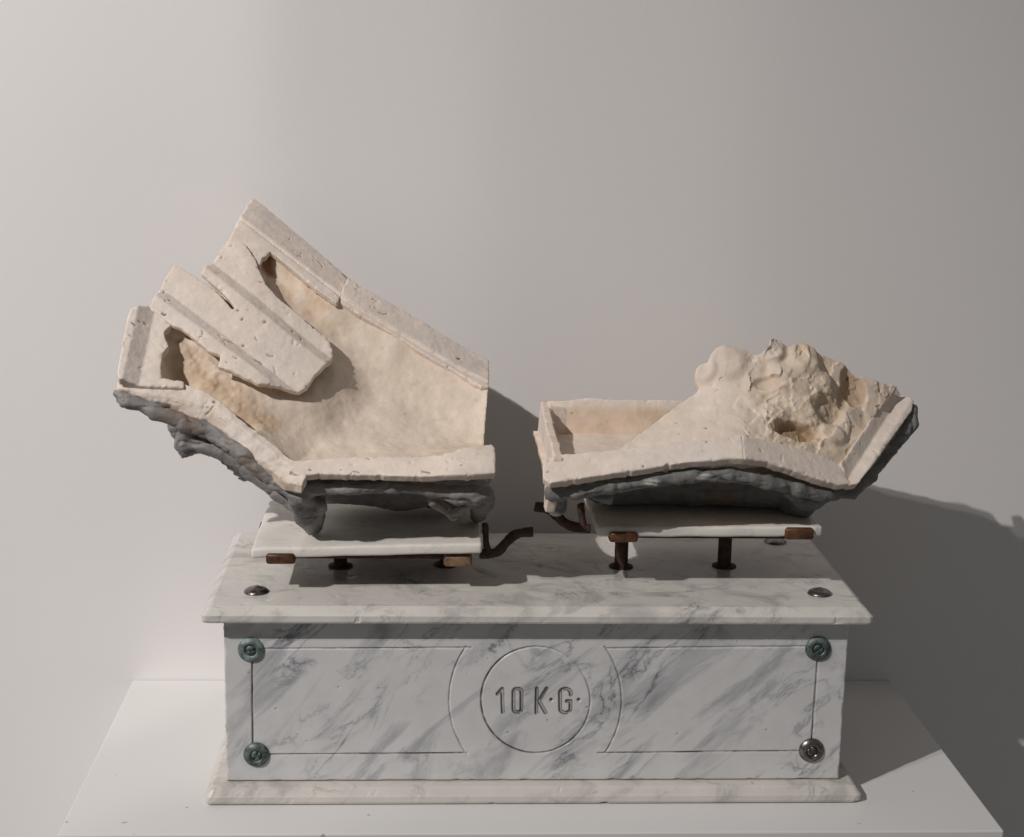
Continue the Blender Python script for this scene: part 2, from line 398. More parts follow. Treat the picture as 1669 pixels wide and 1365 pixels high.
def lathe_bm(prof, seg=40):                     # profile (radius, height) about +Z
    bm = bmesh.new(); rings = []
    for r, h in prof:
        rings.append([bm.verts.new((r*math.cos(2*math.pi*i/seg), r*math.sin(2*math.pi*i/seg), h)) for i in range(seg)] if r > 1e-6 else [bm.verts.new((0, 0, h))])
    for a, b in zip(rings[:-1], rings[1:]):
        for i in range(seg):
            j = (i+1) % seg
            if len(a) == 1: bm.faces.new((a[0], b[i], b[j]))
            elif len(b) == 1: bm.faces.new((a[i], a[j], b[0]))
            else: bm.faces.new((a[i], a[j], b[j], b[i]))
    return bm
def place(o, parent, loc, axis):                # local +Z to axis
    o.parent = parent; o.rotation_euler = Vector(axis).to_track_quat('Z', 'Y').to_euler()
    p = parent; off = Vector((0, 0, 0))
    while p: off = off+p.location; p = p.parent
    o.location = Vector(loc)-off
washer_me = bm_mesh('cup_washer', lathe_bm([(.0105, 0), (.0104, .0008), (.0094, .0021), (.0078, .0032), (.0060, .0037), (.0050, .0035), (.0047, .0024), (.0030, .0022), (0, .0022)]))
def screw_head():
    bm = lathe_bm([(.0044, .0018), (.0043, .0028), (.0034, .0036), (.0018, .0040), (0, .0041)], 32)
    for v in bm.verts:                           # slot
        if abs(v.co.y) < .0009: v.co.z -= .0012
    return bm
screw_me = bm_mesh('slotted_screw', screw_head())
nut_me = bm_mesh('dome_screw', lathe_bm([(.0078, .0012), (.0074, .0030), (.0054, .0040), (.0030, .0044), (.0026, .0051), (.0014, .0057), (0, .0058)], 32))
def washer(loc, axis, m, ms, turn=0., sc=1., label=None, dome=False):
    me = washer_me.copy(); me.materials.clear(); o = link('cup_washer', me, m, None, True); place(o, scale, loc, axis); o.scale = (sc,)*3
    me2 = (nut_me if dome else screw_me).copy(); s = link('dome_screw' if dome else 'slotted_screw', me2, ms, None, True); s.parent = o; s.rotation_euler = (0, 0, turn)
    if label: o['label'] = label
for (a, b, m, ms, t, lb) in ((409, 1059, M_VERD2, M_VERD, .2, None), (418, 1230, M_VERD, M_VERD, 1.0, None), (1333, 1057, M_VERD, M_VERD, .7, None), (1322.5, 1223, M_STEEL, M_STEEL, 2.2, 'bare steel cup washer')):
    washer(at(a, b, 0)+np.array([0, .0002, 0]), (0, -1, 0), m, ms, t, 1.0, lb)
for (x, y) in ((atz(418, 965, ZTT)[0], atz(418, 965, ZTT)[1]), (atz(1336, 968, ZTT)[0], atz(1336, 968, ZTT)[1]), (.2255, .172), (-.2255, .172)):
    washer((x, y, ZTT-.0001), (0, 0, 1), M_STEEL, M_STEEL, random.random()*3, .96, None, True)
for (y, z) in ((.035, .132), (.035, .047)):
    washer((-.2493, y, z), (-1, 0, 0), M_STEEL, M_STEEL, .3, .9, None, True)

# weighing plates on their stems
def tube_bm(pts, rad, seg=12, flat=1.0, caps=True):
    bm = bmesh.new(); pts = [Vector(p) for p in pts]; rings = []
    rad = rad if isinstance(rad, (list, tuple)) else [rad]*len(pts)
    up = Vector((0, 1, 0))
    for i, p in enumerate(pts):
        t = (pts[min(i+1, len(pts)-1)]-pts[max(i-1, 0)]).normalized()
        a = t.cross(up)
        if a.length < .1: a = t.cross(Vector((1, 0, 0)))
        a.normalize(); b = a.cross(t)
        rings.append([bm.verts.new(p+a*math.cos(2*math.pi*k/seg)*rad[i]+b*math.sin(2*math.pi*k/seg)*rad[i]*flat) for k in range(seg)])
    for a, b in zip(rings[:-1], rings[1:]):
        for k in range(seg): bm.faces.new((a[k], a[(k+1) % seg], b[(k+1) % seg], b[k]))
    if caps: bm.faces.new(rings[0]); bm.faces.new(rings[-1][::-1])
    return bm
def smooth_path(pts, n=8):
    P = [np.array(p, float) for p in pts]; P = [2*P[0]-P[1]]+P+[2*P[-1]-P[-2]]; out = []
    for i in range(1, len(P)-2):
        for k in range(n):
            t = k/n; a, b, c, d = P[i-1:i+3]
            out.append(.5*((2*b)+(-a+c)*t+(2*a-5*b+4*c-d)*t*t+(-a+3*b-3*c+d)*t**3))
    out.append(P[-2]); return out
def curve_tube(name, pts, rad, m, parent, flat=1.0, jit=.00015, n=8):
    path = smooth_path(pts, n); k = len(path)
    rr = [rad*(1+.06*math.sin(i*.45)+.03*random.uniform(-1, 1)) for i in range(k)]
    path = [p+np.array([random.uniform(-jit, jit) for _ in range(3)]) for p in path]
    return link(name, bm_mesh(name, tube_bm(path, rr, 12, flat)), m, parent, True)

def plate(x0, x1, y0, y1, zl, zr, th, seed):    # slightly tilted marble plate, worn arris
    nx, ny = 90, 60
    xs = np.linspace(0, 1, nx); ys = np.linspace(0, 1, ny)
    bm = box_bm(x0, x1, y0, y1, 0, th, .0022, 3)
    bmesh.ops.subdivide_edges(bm, edges=[e for e in bm.edges if e.calc_length() > .05], cuts=24, use_grid_fill=True)
    V = np.array([v.co[:] for v in bm.verts]); nz = fbm(V+seed, .014, seed, 3)
    for v, k in zip(bm.verts, nz):
        t = (v.co.x-x0)/(x1-x0); e = min(v.co.x-x0, x1-v.co.x, v.co.y-y0, y1-v.co.y)
        v.co.z += zl+(zr-zl)*t
        if e < .003: v.co.x += k*.0006; v.co.y += k*.0006; v.co.z += k*.0005
    return bm
LP = dict(x0=-.2293, x1=-.0462, y0=.0185, y1=.166, zl=.1955, zr=.2005)
pl = link('weighing_plate', bm_mesh('weighing_plate', plate(**LP, th=.0085, seed=1)), M_PLATE, scale, True)
pl['label'] = 'lower left marble plate'
RP = dict(x0=.0465, x1=.2295, y0=.0245, y1=.170, zl=.2128, zr=.2142)
pr = link('weighing_plate', bm_mesh('weighing_plate', plate(**RP, th=.0085, seed=5)), M_PLATE, scale, True)
pr['label'] = 'raised right marble plate'
def autosmooth(o, deg=40):
    me = o.data; bm = bmesh.new(); bm.from_mesh(me)
    for e in bm.edges:
        if len(e.link_faces) == 2 and e.calc_face_angle(0) > math.radians(deg): e.smooth = False
    bm.to_mesh(me); bm.free()
for o in (pl, pr): autosmooth(o)
def clip(px0, px1, py0, py1, Y, m, parent, depth=.016):
    a = at(px0, py1, Y); b = at(px1, py0, Y)
    bm = box_bm(a[0], b[0], Y, Y+depth, a[2], b[2], .0022, 3)
    xm = (a[0]+b[0])/2
    for v in bm.verts:                            # bowed upper edge
        if v.co.z > (a[2]+b[2])/2: v.co.z -= .0022*((v.co.x-xm)/((b[0]-a[0])/2))**2
        v.co.y -= .0014*(1-((v.co.x-xm)/((b[0]-a[0])/2))**2)
    return link('clip', bm_mesh('clip', bm), m, parent, True)
clip(433, 481, 901, 920.5, LP['y0']-.0028, M_BRASS, pl)
clip(723, 770, 904, 924.5, LP['y0']+.004, M_BRASS2, pl)
clip(993, 1041, 865.5, 885, RP['y0']-.0028, M_BRASS, pr)
clip(1279.5, 1328, 859, 880.5, RP['y0']-.0028, M_BRASS, pr)
def stem(x, y, ztop, parent):
    o = link('stem', bm_mesh('stem', lathe_bm([(0, ZTT), (.0058, ZTT), (.0058, ztop-.0006), (0, ztop-.0006)], 28)), M_RUST, parent, True); autosmooth(o)
    for v in o.data.vertices: v.co.x += x; v.co.y += y
    c = link('stem_collar', bm_mesh('stem_collar', lathe_bm([(.0062, ZTT), (.0104, ZTT), (.0104, ZTT+.0010), (.0062, ZTT+.0016)], 32)), M_RUST, parent, True)
    for v in c.data.vertices: v.co.x += x; v.co.y += y
for a, b in ((555, 923), (727, 921)): q = atz(a, b, ZTT); stem(q[0], q[1], LP['zl']+(LP['zr']-LP['zl'])*(q[0]-LP['x0'])/.183, pl)
for a, b in ((1012, 924), (1180, 923)): q = atz(a, b, ZTT); stem(q[0], q[1], RP['zl'], pr)
def add_shade_plate(x0, x1, y0, y1, z, parent):  # dark plate added under the marble to deepen the shade on the slab
    link('added_shade_plate', bm_mesh('added_shade_plate', box_bm(x0, x1, y0, y1, z-.0045, z-.0008, .0008, 1)), M_RUST, parent)
add_shade_plate(-.212, -.062, .034, .150, .1955, pl)
add_shade_plate(.060, .216, .040, .156, .2122, pr)
# end posts and the rusty hooks of the beam
y = .060
curve_tube('hook', [at(783, 903, y), at(797, 903, y), at(812, 899, y), at(824, 886, y), at(838, 873, y), at(853, 868.5, y), at(869, 867, y)], .0042, M_RUST, pl, .8)
curve_tube('post', [at(791, 854, y), at(791.5, 872, y), at(793, 888, y), at(797, 901, y)], .0026, M_RUST, pl)
curve_tube('post', [at(428, 872, .135), at(426.5, 862, .135), at(429, 853, .135)], .0022, M_RUST, pl)
y = .075
curve_tube('hook', [at(872, 826, y), at(890, 829, y), at(905, 838, y), at(918, 851, y), at(936, 859, y), at(962, 862, y)], .0042, M_RUST, pr, .8)
curve_tube('post', [at(946, 822, y), at(948, 838, y), at(951, 858, y)], .0030, M_RUST, pr)

# ------------------------------------------------------------------ plaster moulds
WHITE = np.array([.805, .70, .62]); CREAM = np.array([.75, .63, .505]); TAN = np.array([.47, .335, .215]); RUSTY = np.array([.27, .12, .055]); DARK = np.array([.10, .065, .045])
class Frame:
    def __init__(s, O, n, e1):
        s.O = np.array(O); s.n = n/np.linalg.norm(n); e1 = e1-s.n*(e1@s.n); s.e1 = e1/np.linalg.norm(e1); s.e2 = np.cross(s.n, s.e1)
    def loc(s, P): d = np.asarray(P)-s.O; return np.stack([d@s.e1, d@s.e2, d@s.n], -1)
    def world(s, Q): return s.O+Q[:, :1]*s.e1+Q[:, 1:2]*s.e2+Q[:, 2:3]*s.n
    def hit(s, px, py, H):
        d = ray(px, py); h = 0
        for _ in range(12):
            P = CAM+d*(((s.O+s.n*h-CAM)@s.n)/(d@s.n)); q = s.loc(P); h += .7*(float(H(q[0], q[1]))-h)
        return q[0], q[1]
def finish(name, V, Q, world, colour, m, parent, disp):
    W = world(V) if world else V
    N = vnormals(W, Q)
    d, W0 = disp(W, V, N), W
    W = W0+N*d[:, None]
    col = colour(W0, V, N)
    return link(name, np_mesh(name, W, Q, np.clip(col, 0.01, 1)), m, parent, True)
def plaster_disp(a1, a2, edge=0):
    def f(W, V, N): return fbm(W, .028, 1, 2)*a1+fbm(W, .007, 6, 3)*a2
    return f
def nicks(n, poly, seed, fr, lmin=.0008, lmax=.0075):
    rs = np.random.RandomState(seed); poly = np.array(poly); out = []
    lo, hi = poly.min(0), poly.max(0); ctr = [lo+(hi-lo)*rs.rand(2) for _ in range(max(2, n//6))]; tries = 0
    while len(out) < int(n*.85) and tries < 4000:
        tries += 1
        p = lo+(hi-lo)*rs.rand(2) if rs.rand() < .5 else ctr[rs.randint(len(ctr))]+rs.randn(2)*.007
        if poly_sdf(poly, np.array([p[0]]), np.array([p[1]]))[0] > -.0015: continue
        a = rs.rand()*6.28; l = lmin+(lmax-lmin)*rs.rand()**3.2; a2 = a+rs.randn()*.7
        q = p+np.array([math.cos(a), math.sin(a)])*l*.6; q2 = q+np.array([math.cos(a2), math.sin(a2)])*l*.5
        dk = .12 if rs.rand() < .4 else .4+.6*rs.rand()
        out.append((p, q, q2, .00045+.0007*rs.rand()**2.5+(.0006 if l < .0016 and rs.rand() < .3 else 0), dk))
    return out

# ---- left mould: everything is described over one inclined mean plane
K1, K2, A_, B_, T_, R_ = at(480, 757, -.003), at(560, 457, .172), at(190, 622, .028), at(805, 755, -.008), at(410, 322, .205), at(797, 600, .158)
nM = np.array([.09, -.62, .78])
FL = Frame(K1, nM, np.array([1., 0, 0]))
lp = FL.loc(np.array([K1, K2, A_, B_, T_, R_]))
HL = rbf(lp[:, :2], lp[:, 2])
LH = lambda px, py: FL.hit(px, py, HL)
LPx = lambda L: [LH(a, b) for a, b in L]
def LPe(L, ex): return [FL.hit(a, b, lambda X, Y: HL(X, Y)+ex(np.array([X]), np.array([Y]))[0]) for a, b in L]
VOX = .0009
def slab_piece(name, fr, H, poly, th, parent, extra=None, colour=None, hole=None, a1=.0006, a2=.00035, vox=VOX, rnd=.0006, cut=None, nk=None):
    poly = np.array(poly); lo = poly.min(0)-.006; hi = poly.max(0)+.006
    s = np.arange(lo[0], hi[0], vox); t = np.arange(lo[1], hi[1], vox)
    X, Y = np.meshgrid(s, t, indexing='ij')
    Hs = H(X, Y)
    if extra: Hs = Hs+extra(X, Y)
    T = th(X, Y) if callable(th) else np.full(X.shape, th)
    P3 = np.stack([X.ravel(), Y.ravel(), X.ravel()*0], 1)
    wob = (fbm(P3, .016, 12, 3)*.0006+fbm(P3, .0035, 15, 2)*.00015).reshape(X.shape)
    chip = np.clip(vnoise(P3, .0075, 33)-.52, 0, 1)*.0040+np.clip(vnoise(P3, .0035, 37)-.6, 0, 1)*.0022
    d2 = poly_sdf(poly, X, Y)+wob+chip.reshape(X.shape)
    Hs = Hs-np.where(d2 > -.0035, np.clip(facets(X, Y, .0050, .20, 61, .0004)-.0003, 0, .0015)*sst(-.0025, -.0005, d2), 0)
    if hole is not None: d2 = np.maximum(d2, -(poly_sdf(hole, X, Y)+wob))
    ok = d2 < .004
    h = np.arange((Hs-T)[ok].min()-.005, Hs[ok].max()+.005, vox)
    gx, gy = np.gradient(Hs, vox); g = np.sqrt(1+np.clip(gx**2+gy**2, 0, 4))
    Zc = h[None, None, :]
    f1 = np.maximum((Zc-Hs[..., None])/g[..., None], (Hs-T)[..., None]-Zc)
    a = f1+rnd; b = d2[..., None]+rnd
    f = np.minimum(np.maximum(a, b), 0)+np.sqrt(np.maximum(a, 0)**2+np.maximum(b, 0)**2)-rnd
    V, Q = surface_nets(f.astype(np.float32), (s[0], t[0], h[0]), vox)
    def disp(W, V, N):
        d = fbm(W, .028, 1, 2)*a1+fbm(W, .006, 6, 3)*a2
        if nk:
            for p, q, q2, r, dk in nk: d = d-.0008*np.clip(1-line_dist([p, q, q2], V[:, 0], V[:, 1])/(r*1.5), 0, 1)
        return d
    def col(W, V, N):
        n = fbm(W, .03, 21, 3)[:, None]; n2 = fbm(W, .008, 23, 3)[:, None]
        c = WHITE*(1.01+.07*n)+np.array([.02, .012, .0])*n2+np.array([.0, .012, .026])*sst(.0, .6, fbm(W, .05, 27, 2))[:, None]
        if colour: c = colour(c, W, V, N, n[:, 0], n2[:, 0])
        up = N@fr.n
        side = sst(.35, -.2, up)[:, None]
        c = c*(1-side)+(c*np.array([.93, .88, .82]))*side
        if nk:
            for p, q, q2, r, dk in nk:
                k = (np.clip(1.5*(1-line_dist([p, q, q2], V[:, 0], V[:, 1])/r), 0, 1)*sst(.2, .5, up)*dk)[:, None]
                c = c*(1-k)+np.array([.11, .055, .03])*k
        return c
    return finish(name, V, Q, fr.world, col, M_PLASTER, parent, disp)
def facets(X, Y, cell, slope, seed, step=0.):    # broken-plaster relief: tilted flakes with crisp borders
    rs = np.random.RandomState(seed); x0, x1, y0, y1 = X.min(), X.max(), Y.min(), Y.max()
    n = int((x1-x0)*(y1-y0)/cell**2)+4
    P = np.c_[rs.uniform(x0, x1, n), rs.uniform(y0, y1, n)]; T = rs.randn(n, 2)*slope; Hh = rs.randn(n)*step; A = rs.uniform(.75, 1.3, n)
    P3 = np.stack([X.ravel(), Y.ravel(), 0*X.ravel()], 1)
    wx = X+(fbm(P3, cell*.9, seed+1, 3)*cell*.38).reshape(X.shape); wy = Y+(fbm(P3, cell*.9, seed+2, 3)*cell*.38).reshape(X.shape)
    best = np.full(X.shape, 1e9); out = np.zeros(X.shape)
    for p, t, h, a in zip(P, T, Hh, A):
        dx, dy = wx-p[0], wy-p[1]; d = (dx*dx+dy*dy)*a; m = d < best
        best = np.where(m, d, best); out = np.where(m, h+t[0]*dx+t[1]*dy, out)
    return out
def sdist(line, X, Y):                           # signed distance from an infinite line (left side positive)
    (ax, ay), (bx, by) = line; l = math.hypot(bx-ax, by-ay); return ((bx-ax)*(Y-ay)-(by-ay)*(X-ax))/l

left = empty('plaster_mould', (-.19, .09, .206))
tag(left, 'larger hollow plaster mould with ridged tongue, tilting up to the left on the lower plate', 'plaster mould', 'plaster moulds on the scale plates')

# rear rim, in two lengths that meet at a seam
gl = LPx([(396, 360), (553, 480)])
def rim_extra(X, Y):
    d = sdist(gl, X, Y)
    return np.where(d > 0, .0010-.42*d, .0014*sst(0, -.003, d))-.0020*np.exp(-(d/.0016)**2)
pA = LPe([(411, 322), (450, 352), (500, 394), (540, 429), (567, 453), (561, 468), (552, 492), (548, 494), (515, 470), (470, 433), (440, 410), (424, 432), (404, 424), (369, 397), (384, 366), (397, 344)], rim_extra)
slab_piece('rear_rim', FL, HL, pA, .0065, left, rim_extra, nk=nicks(14, pA, 2, FL))
gl2 = LPx([(553, 482), (793, 622)])
def rim2_extra(X, Y):
    d = sdist(gl2, X, Y)
    return .0022+np.where(d > 0, -.08*d, -.0028)
pB = LPx([(566.5, 453), (600, 474), (660, 507), (720, 543), (797, 587), (797, 631), (786, 630), (740, 603), (690, 575), (640, 543), (600, 520), (552, 491), (559, 469)])
slab_piece('rear_rim', FL, HL, pB, .0065, left, rim2_extra, nk=nicks(12, pB, 5, FL))

# ridged tongue overhanging the hollow
pT = LPx([(283, 437), (296, 441), (316, 455), (340, 470), (360, 487), (379, 508), (383, 506), (362, 480), (340, 462), (329, 452), (335, 438), (352, 418), (372, 394), (398, 402), (416, 426), (424, 446), (433, 464), (452, 483), (480, 503), (506, 523), (529, 541), (538, 550), (542, 560), (543, 571), (540, 581), (534, 590), (524, 599), (514, 607), (507, 617), (499, 626), (489, 631), (475, 632), (460, 631), (421, 629), (398, 620), (378, 609), (356, 601), (359, 584), (340, 577), (328, 566), (312, 553), (297, 541), (284, 536), (262, 520), (243, 507), (250, 492), (259, 478), (268, 455)])
b1 = LPx([(262, 500), (470, 617)]); b2 = LPx([(352, 428), (520, 588)])
_c1 = np.mean(b1, 0); _c2 = np.mean(b2, 0); _dir = np.array(b1[1])-np.array(b1[0])+np.array(b2[1])-np.array(b2[0]); _dir /= np.linalg.norm(_dir)
_acr = np.array([-_dir[1], _dir[0]]); _per = float((_c2-_c1)@_acr)
_tipx = LPx([(535, 585)])[0][0]
def saw(x, P, wd, amp):                          # broad rising facet, then a short falling one centred on x = 0
    x = (x+P/2) % P-P/2
    return np.where(np.abs(x) < wd/2, -amp*x/(wd/2), np.where(x > 0, -amp+2*amp*(x-wd/2)/(P-wd), amp+2*amp*(x+wd/2)/(P-wd)))
def tongue_extra(X, Y):
    w_ = (X-_c1[0])*_acr[0]+(Y-_c1[1])*_acr[1]
    return .0025+saw(w_, _per, .0125, .0032)-.007*sst(_tipx-.075, _tipx, X)
def tongue_col(c, W, V, N, n, n2):
    return c
slab_piece('tongue', FL, HL, pT, .0048, left, tongue_extra, tongue_col, nk=nicks(46, pT, 9, FL))

# left end rim with a long groove
pE = LPx([(191, 618), (194, 603), (198, 585), (203, 553), (209, 524), (214, 513), (234, 505), (243, 504), (262, 515), (279, 533), (268, 543), (271, 556), (276, 566), (266, 578), (262, 600), (264, 617), (300, 624), (300, 634), (240, 632), (194, 628)])
g3 = LPx([(214, 625), (238, 515)])
def end_extra(X, Y):
    d = sdist(g3, X, Y); return .0015+.0065*np.clip((d+.006)/.012, 0, 1)
slab_piece('end_rim', FL, HL, pE, .008, left, end_extra, nk=nicks(9, pE, 12, FL))

# front-left rim rising along the forearm, with a thick broken edge
pFi = np.array(LPx([(188, 600), (228, 623), (300, 626), (344, 643), (362, 655), (420, 703), (470, 744), (500, 752), (500, 790), (478, 764), (440, 737), (400, 704), (352, 667), (300, 649), (230, 637), (190, 629)]))
f1 = LPx([(335, 648), (478, 765)])
def fl_extra(X, Y):
    d = sdist(f1, X, Y); return np.where(d > 0, .0, -.30*np.minimum(np.abs(d), .01))+.001-1.0*np.maximum(poly_sdf(pFi, X, Y), 0)
pF = LPe([(189, 622), (228, 623), (300, 626), (344, 643), (362, 655), (420, 703), (470, 744), (492, 755), (500, 776), (492, 791), (466, 786), (426, 755), (395, 728), (365, 703), (337, 684), (303, 677), (280, 661), (247, 653), (215, 642), (192, 633)], fl_extra)
def fl_col(c, W, V, N, n, n2):
    k = (sst(-.2, .5, n2+.3*n)*sst(.0, .006, poly_sdf(pFi, V[:, 0], V[:, 1])))[:, None]*.55
    return c*(1-k)+c*np.array([.70, .56, .44])*k
slab_piece('front_rim', FL, HL, pF, .011, left, fl_extra, fl_col, a1=.0014, a2=.0009, nk=nicks(8, pF, 14, FL))
pG = LPx([(478, 752), (500, 751), (560, 747), (640, 746), (700, 744), (738, 741), (746, 736), (770, 732), (800, 728), (806, 734), (807, 776), (760, 778), (700, 778), (600, 776), (520, 774), (488, 776), (470, 768)])
def fr_extra(X, Y): return .0012+.002*sst(.10, .125, X)
slab_piece('front_rim', FL, HL, pG, .0075, left, fr_extra, nk=nicks(20, pG, 17, FL))

# the hollow itself: a thin shell hanging below the rims
cav = LPx([(270, 530), (262, 600), (262, 617), (300, 627), (345, 645), (420, 705), (478, 754), (560, 749), (700, 746), (900, 732), (900, 690), (793, 630), (690, 572), (600, 517), (545, 483), (500, 449), (434, 400), (418, 426), (395, 470), (340, 500)])
cav = np.array(cav); shellout = np.array(LPx([(250, 515), (250, 640), (340, 665), (420, 722), (478, 768), (560, 765), (797, 752), (797, 612), (690, 556), (560, 474), (500, 430), (432, 380), (395, 420), (330, 470)]))
CHN = LPx([(270, 575), (310, 618), (395, 672)])
def cav_depth(X, Y):
    d = np.maximum(-poly_sdf(cav, X, Y), 0); x = np.clip(d/.062, 0, 1)
    ch = line_dist(CHN, X, Y)
    return .031*(1-(1-x)**2)+.018*np.exp(-(ch/.0095)**2)*sst(.0, .012, d+.002)
def left_shell():
    lo = shellout.min(0)-.006; hi = shellout.max(0)+.006; vox = .0010
    s = np.arange(lo[0], hi[0], vox); t = np.arange(lo[1], hi[1], vox); X, Y = np.meshgrid(s, t, indexing='ij')
    P3 = np.stack([X.ravel(), Y.ravel(), 0*X.ravel()], 1)
    B = HL(X, Y)-cav_depth(X, Y)-.0035
    # ridge between the two channels, under the tongue
    k = sst(.040, -.002, poly_sdf(np.array(pT), X, Y))
    B = B*(1-k)+np.maximum(B, HL(X, Y)-.0125-.006*sst(_tipx-.075, _tipx, X))*k
    B = B+(fbm(P3, .03, 40, 2)*.0028+fbm(P3, .012, 44, 2)*.0009).reshape(X.shape)
    rough = np.exp(-(line_dist(LPx([(290, 550), (420, 660)]), X, Y)/.016)**2)
    B = B+(fbm(P3, .006, 47, 3).reshape(X.shape))*.0026*rough
    d2 = poly_sdf(shellout, X, Y)
    gx, gy = np.gradient(B, vox); g = np.sqrt(1+np.clip(gx**2+gy**2, 0, 6)); ok = d2 < .003
    h = np.arange(B[ok].min()-.014, B[ok].max()+.004, vox); Zc = h[None, None]
    f = np.maximum(np.abs(Zc-(B[..., None]-.0035*g[..., None]))/g[..., None]-.0035, d2[..., None])
    V, Q = surface_nets(f.astype(np.float32), (s[0], t[0], h[0]), vox)
    chA = LPx([(280, 552), (330, 600), (430, 665)]); chB = LPx([(430, 415), (470, 450), (545, 510)]); tipB = LPx([(432, 412), (436, 425)])
    def col(W, V, N):
        n = fbm(W, .03, 51, 3); n2 = fbm(W, .009, 53, 3)
        mixc = lambda c, k, t: c*(1-np.clip(k, 0, 1)[:, None])+t*np.clip(k, 0, 1)[:, None]
        c = WHITE*.5+CREAM*.5+np.outer(n*.04, [1, .9, .8])
        dA = line_dist(chA, V[:, 0], V[:, 1]); dB = line_dist(chB, V[:, 0], V[:, 1]); dt = line_dist(tipB, V[:, 0], V[:, 1])
        c = mixc(c, sst(.022, .004, dA)*(.6+.6*n2), TAN*1.15)
        c = mixc(c, sst(.018, .004, dB)*(.35+.7*n2), TAN*1.3)
        c = mixc(c, sst(.009, .002, dt+.003*n2)*.95, RUSTY)
        c = mixc(c, sst(.05, .0, line_dist(LPx([(700, 735), (793, 700)]), V[:, 0], V[:, 1]))*(.35+.5*n), CREAM*np.array([1, .93, .8]))
        c = mixc(c, sst(.35, .75, n2)*.3, TAN)
        return c
    return finish('hollow_shell', V, Q, FL.world, col, M_PLASTER, left, lambda W, V, N: fbm(W, .005, 6, 3)*.00035)
left_shell()

# ---- grey clay jackets: rolls pressed under the rims and a belly beneath
def smin(a, b, k): 
    h = np.clip(.5+.5*(b-a)/k, 0, 1); return b*(1-h)+a*h-k*h*(1-h)
def capsule_field(G, chain, f, k):
    X, Y, Z = G
    for i in range(len(chain)-1):
        (a, ra), (b, rb) = chain[i], chain[i+1]
        ba = b-a; L2 = ba@ba+1e-12
        px, py, pz = X-a[0], Y-a[1], Z-a[2]
        t = np.clip((px*ba[0]+py*ba[1]+pz*ba[2])/L2, 0, 1)
        d = np.sqrt((px-ba[0]*t)**2+(py-ba[1]*t)**2+(pz-ba[2]*t)**2)-(ra+(rb-ra)*t)
        f = smin(f, d, k)
    return f
def clay(name, chains, lo, hi, parent, belly=None, cut=None, vox=.0012, k=.004, seed=0, base=(.2, .2, .2), smears=()):
    ax = [np.arange(lo[i], hi[i], vox, dtype=np.float32) for i in range(3)]
    G = np.meshgrid(*ax, indexing='ij', sparse=True)
    f = np.full(tuple(len(a) for a in ax), .5, np.float32)
    for ch in chains:
        P = [np.array(c[0]) for c in ch]; R = [c[1] for c in ch]
        c2 = list(zip(P, R))
        ll = np.min([p-r for p, r in c2], 0)-.012; hh = np.max([p+r for p, r in c2], 0)+.012
        sl = tuple(slice(max(0, int((ll[i]-lo[i])/vox)), max(1, int((hh[i]-lo[i])/vox)+1)) for i in range(3))
        Gs = [G[0][sl[0]], G[1][:, sl[1]], G[2][:, :, sl[2]]]
        f[sl] = capsule_field(Gs, c2, f[sl], k)
    if belly is not None: f = smin(f, belly(G), .006)
    if cut is not None: f = cut(G, f)
    V, Q = surface_nets(f.astype(np.float32), lo, vox)
    def disp(W, V, N):
        st = np.array([.40, 1, 1])
        d = fbm(W, .024, seed+60, 2)*.0018+fbm(W*st, .008, seed+64, 2)*.0008+fbm(W, .0035, seed+66, 2)*.0002
        d = d-np.clip(.13-np.abs(fbm(W*st, .015, seed+67, 2)), 0, 1)*.013-np.clip(.10-np.abs(fbm(W*st, .0065, seed+68, 2)), 0, 1)*.008
        return d
    def col(W, V, N):
        n = fbm(W, .03, seed+70, 3); n2 = fbm(W, .010, seed+73, 3)
        c = np.array(base)*(1+.22*n2[:, None])
        b = sst(.15, .6, n+.4*n2)[:, None]*.6; c = c*(1-b)+np.array([.20, .135, .095])*b
        g = sst(.2, .6, -n)[:, None]*.35; c = c*(1-g)+np.array([.19, .208, .203])*g
        p = sst(.45, .75, n2)[:, None]*.35; c = c*(1-p)+np.array([.42, .40, .38])*p
        for q, rx in smears:
            p = (sst(1.0, .5, np.hypot((W[:, 0]-q[0])/rx, (W[:, 2]-q[2])/.0032)+.3*n2)*(np.abs(W[:, 1]-q[1]) < .03))[:, None]*.85; c = c*(1-p)+np.array([.66, .62, .58])*p
        return c
    return finish(name, V, Q, None, col, M_CLAY, parent, disp)
R = lambda L: [(at(a, b, y), r) for a, b, y, r in L]
# left jacket
chains = [R([(192, 642, 0.030, .0035), (205, 652, 0.029, .0055), (250, 670, 0.028, .0065), (300, 689, 0.028, .0065), (350, 707, 0.028, .0062), (400, 744, 0.011, .0062), (450, 785, 0.008, .0065), (492, 808, 0.006, .0065)]),
          R([(318, 724, 0.036, .0065), (360, 734, 0.036, .007), (410, 766, 0.034, .0075), (455, 800, 0.030, .008), (486, 822, 0.028, .008)]),
          R([(488, 797, 0.003, .0058), (560, 797, 0.002, .0055), (640, 795, 0.002, .0055), (700, 799, 0.002, .0055), (745, 808, 0.002, .007), (775, 806, 0.002, .0075), (794, 802, 0.003, .0055)]),
          R([(303, 700, 0.036, .008), (299, 725, 0.036, .006), (303, 741, 0.036, .0038)]), R([(303, 740, 0.036, .0035), (325, 730, 0.038, .004)]),
          R([(484, 815, 0.011, .007), (497, 845, 0.028, .008), (508, 858, 0.054, .0075)]), R([(498, 806, .006, .0065), (510, 816, .030, .0085), (514, 838, .050, .008)]), R([(525, 820, 0.011, .005), (514, 855, 0.056, .006)]),
          R([(705, 816, 0.008, .005), (738, 838, 0.028, .0048)]), R([(768, 815, 0.011, .006), (740, 838, 0.028, .0048)]), R([(787, 815, 0.036, .010), (779, 838, 0.080, .008)])]
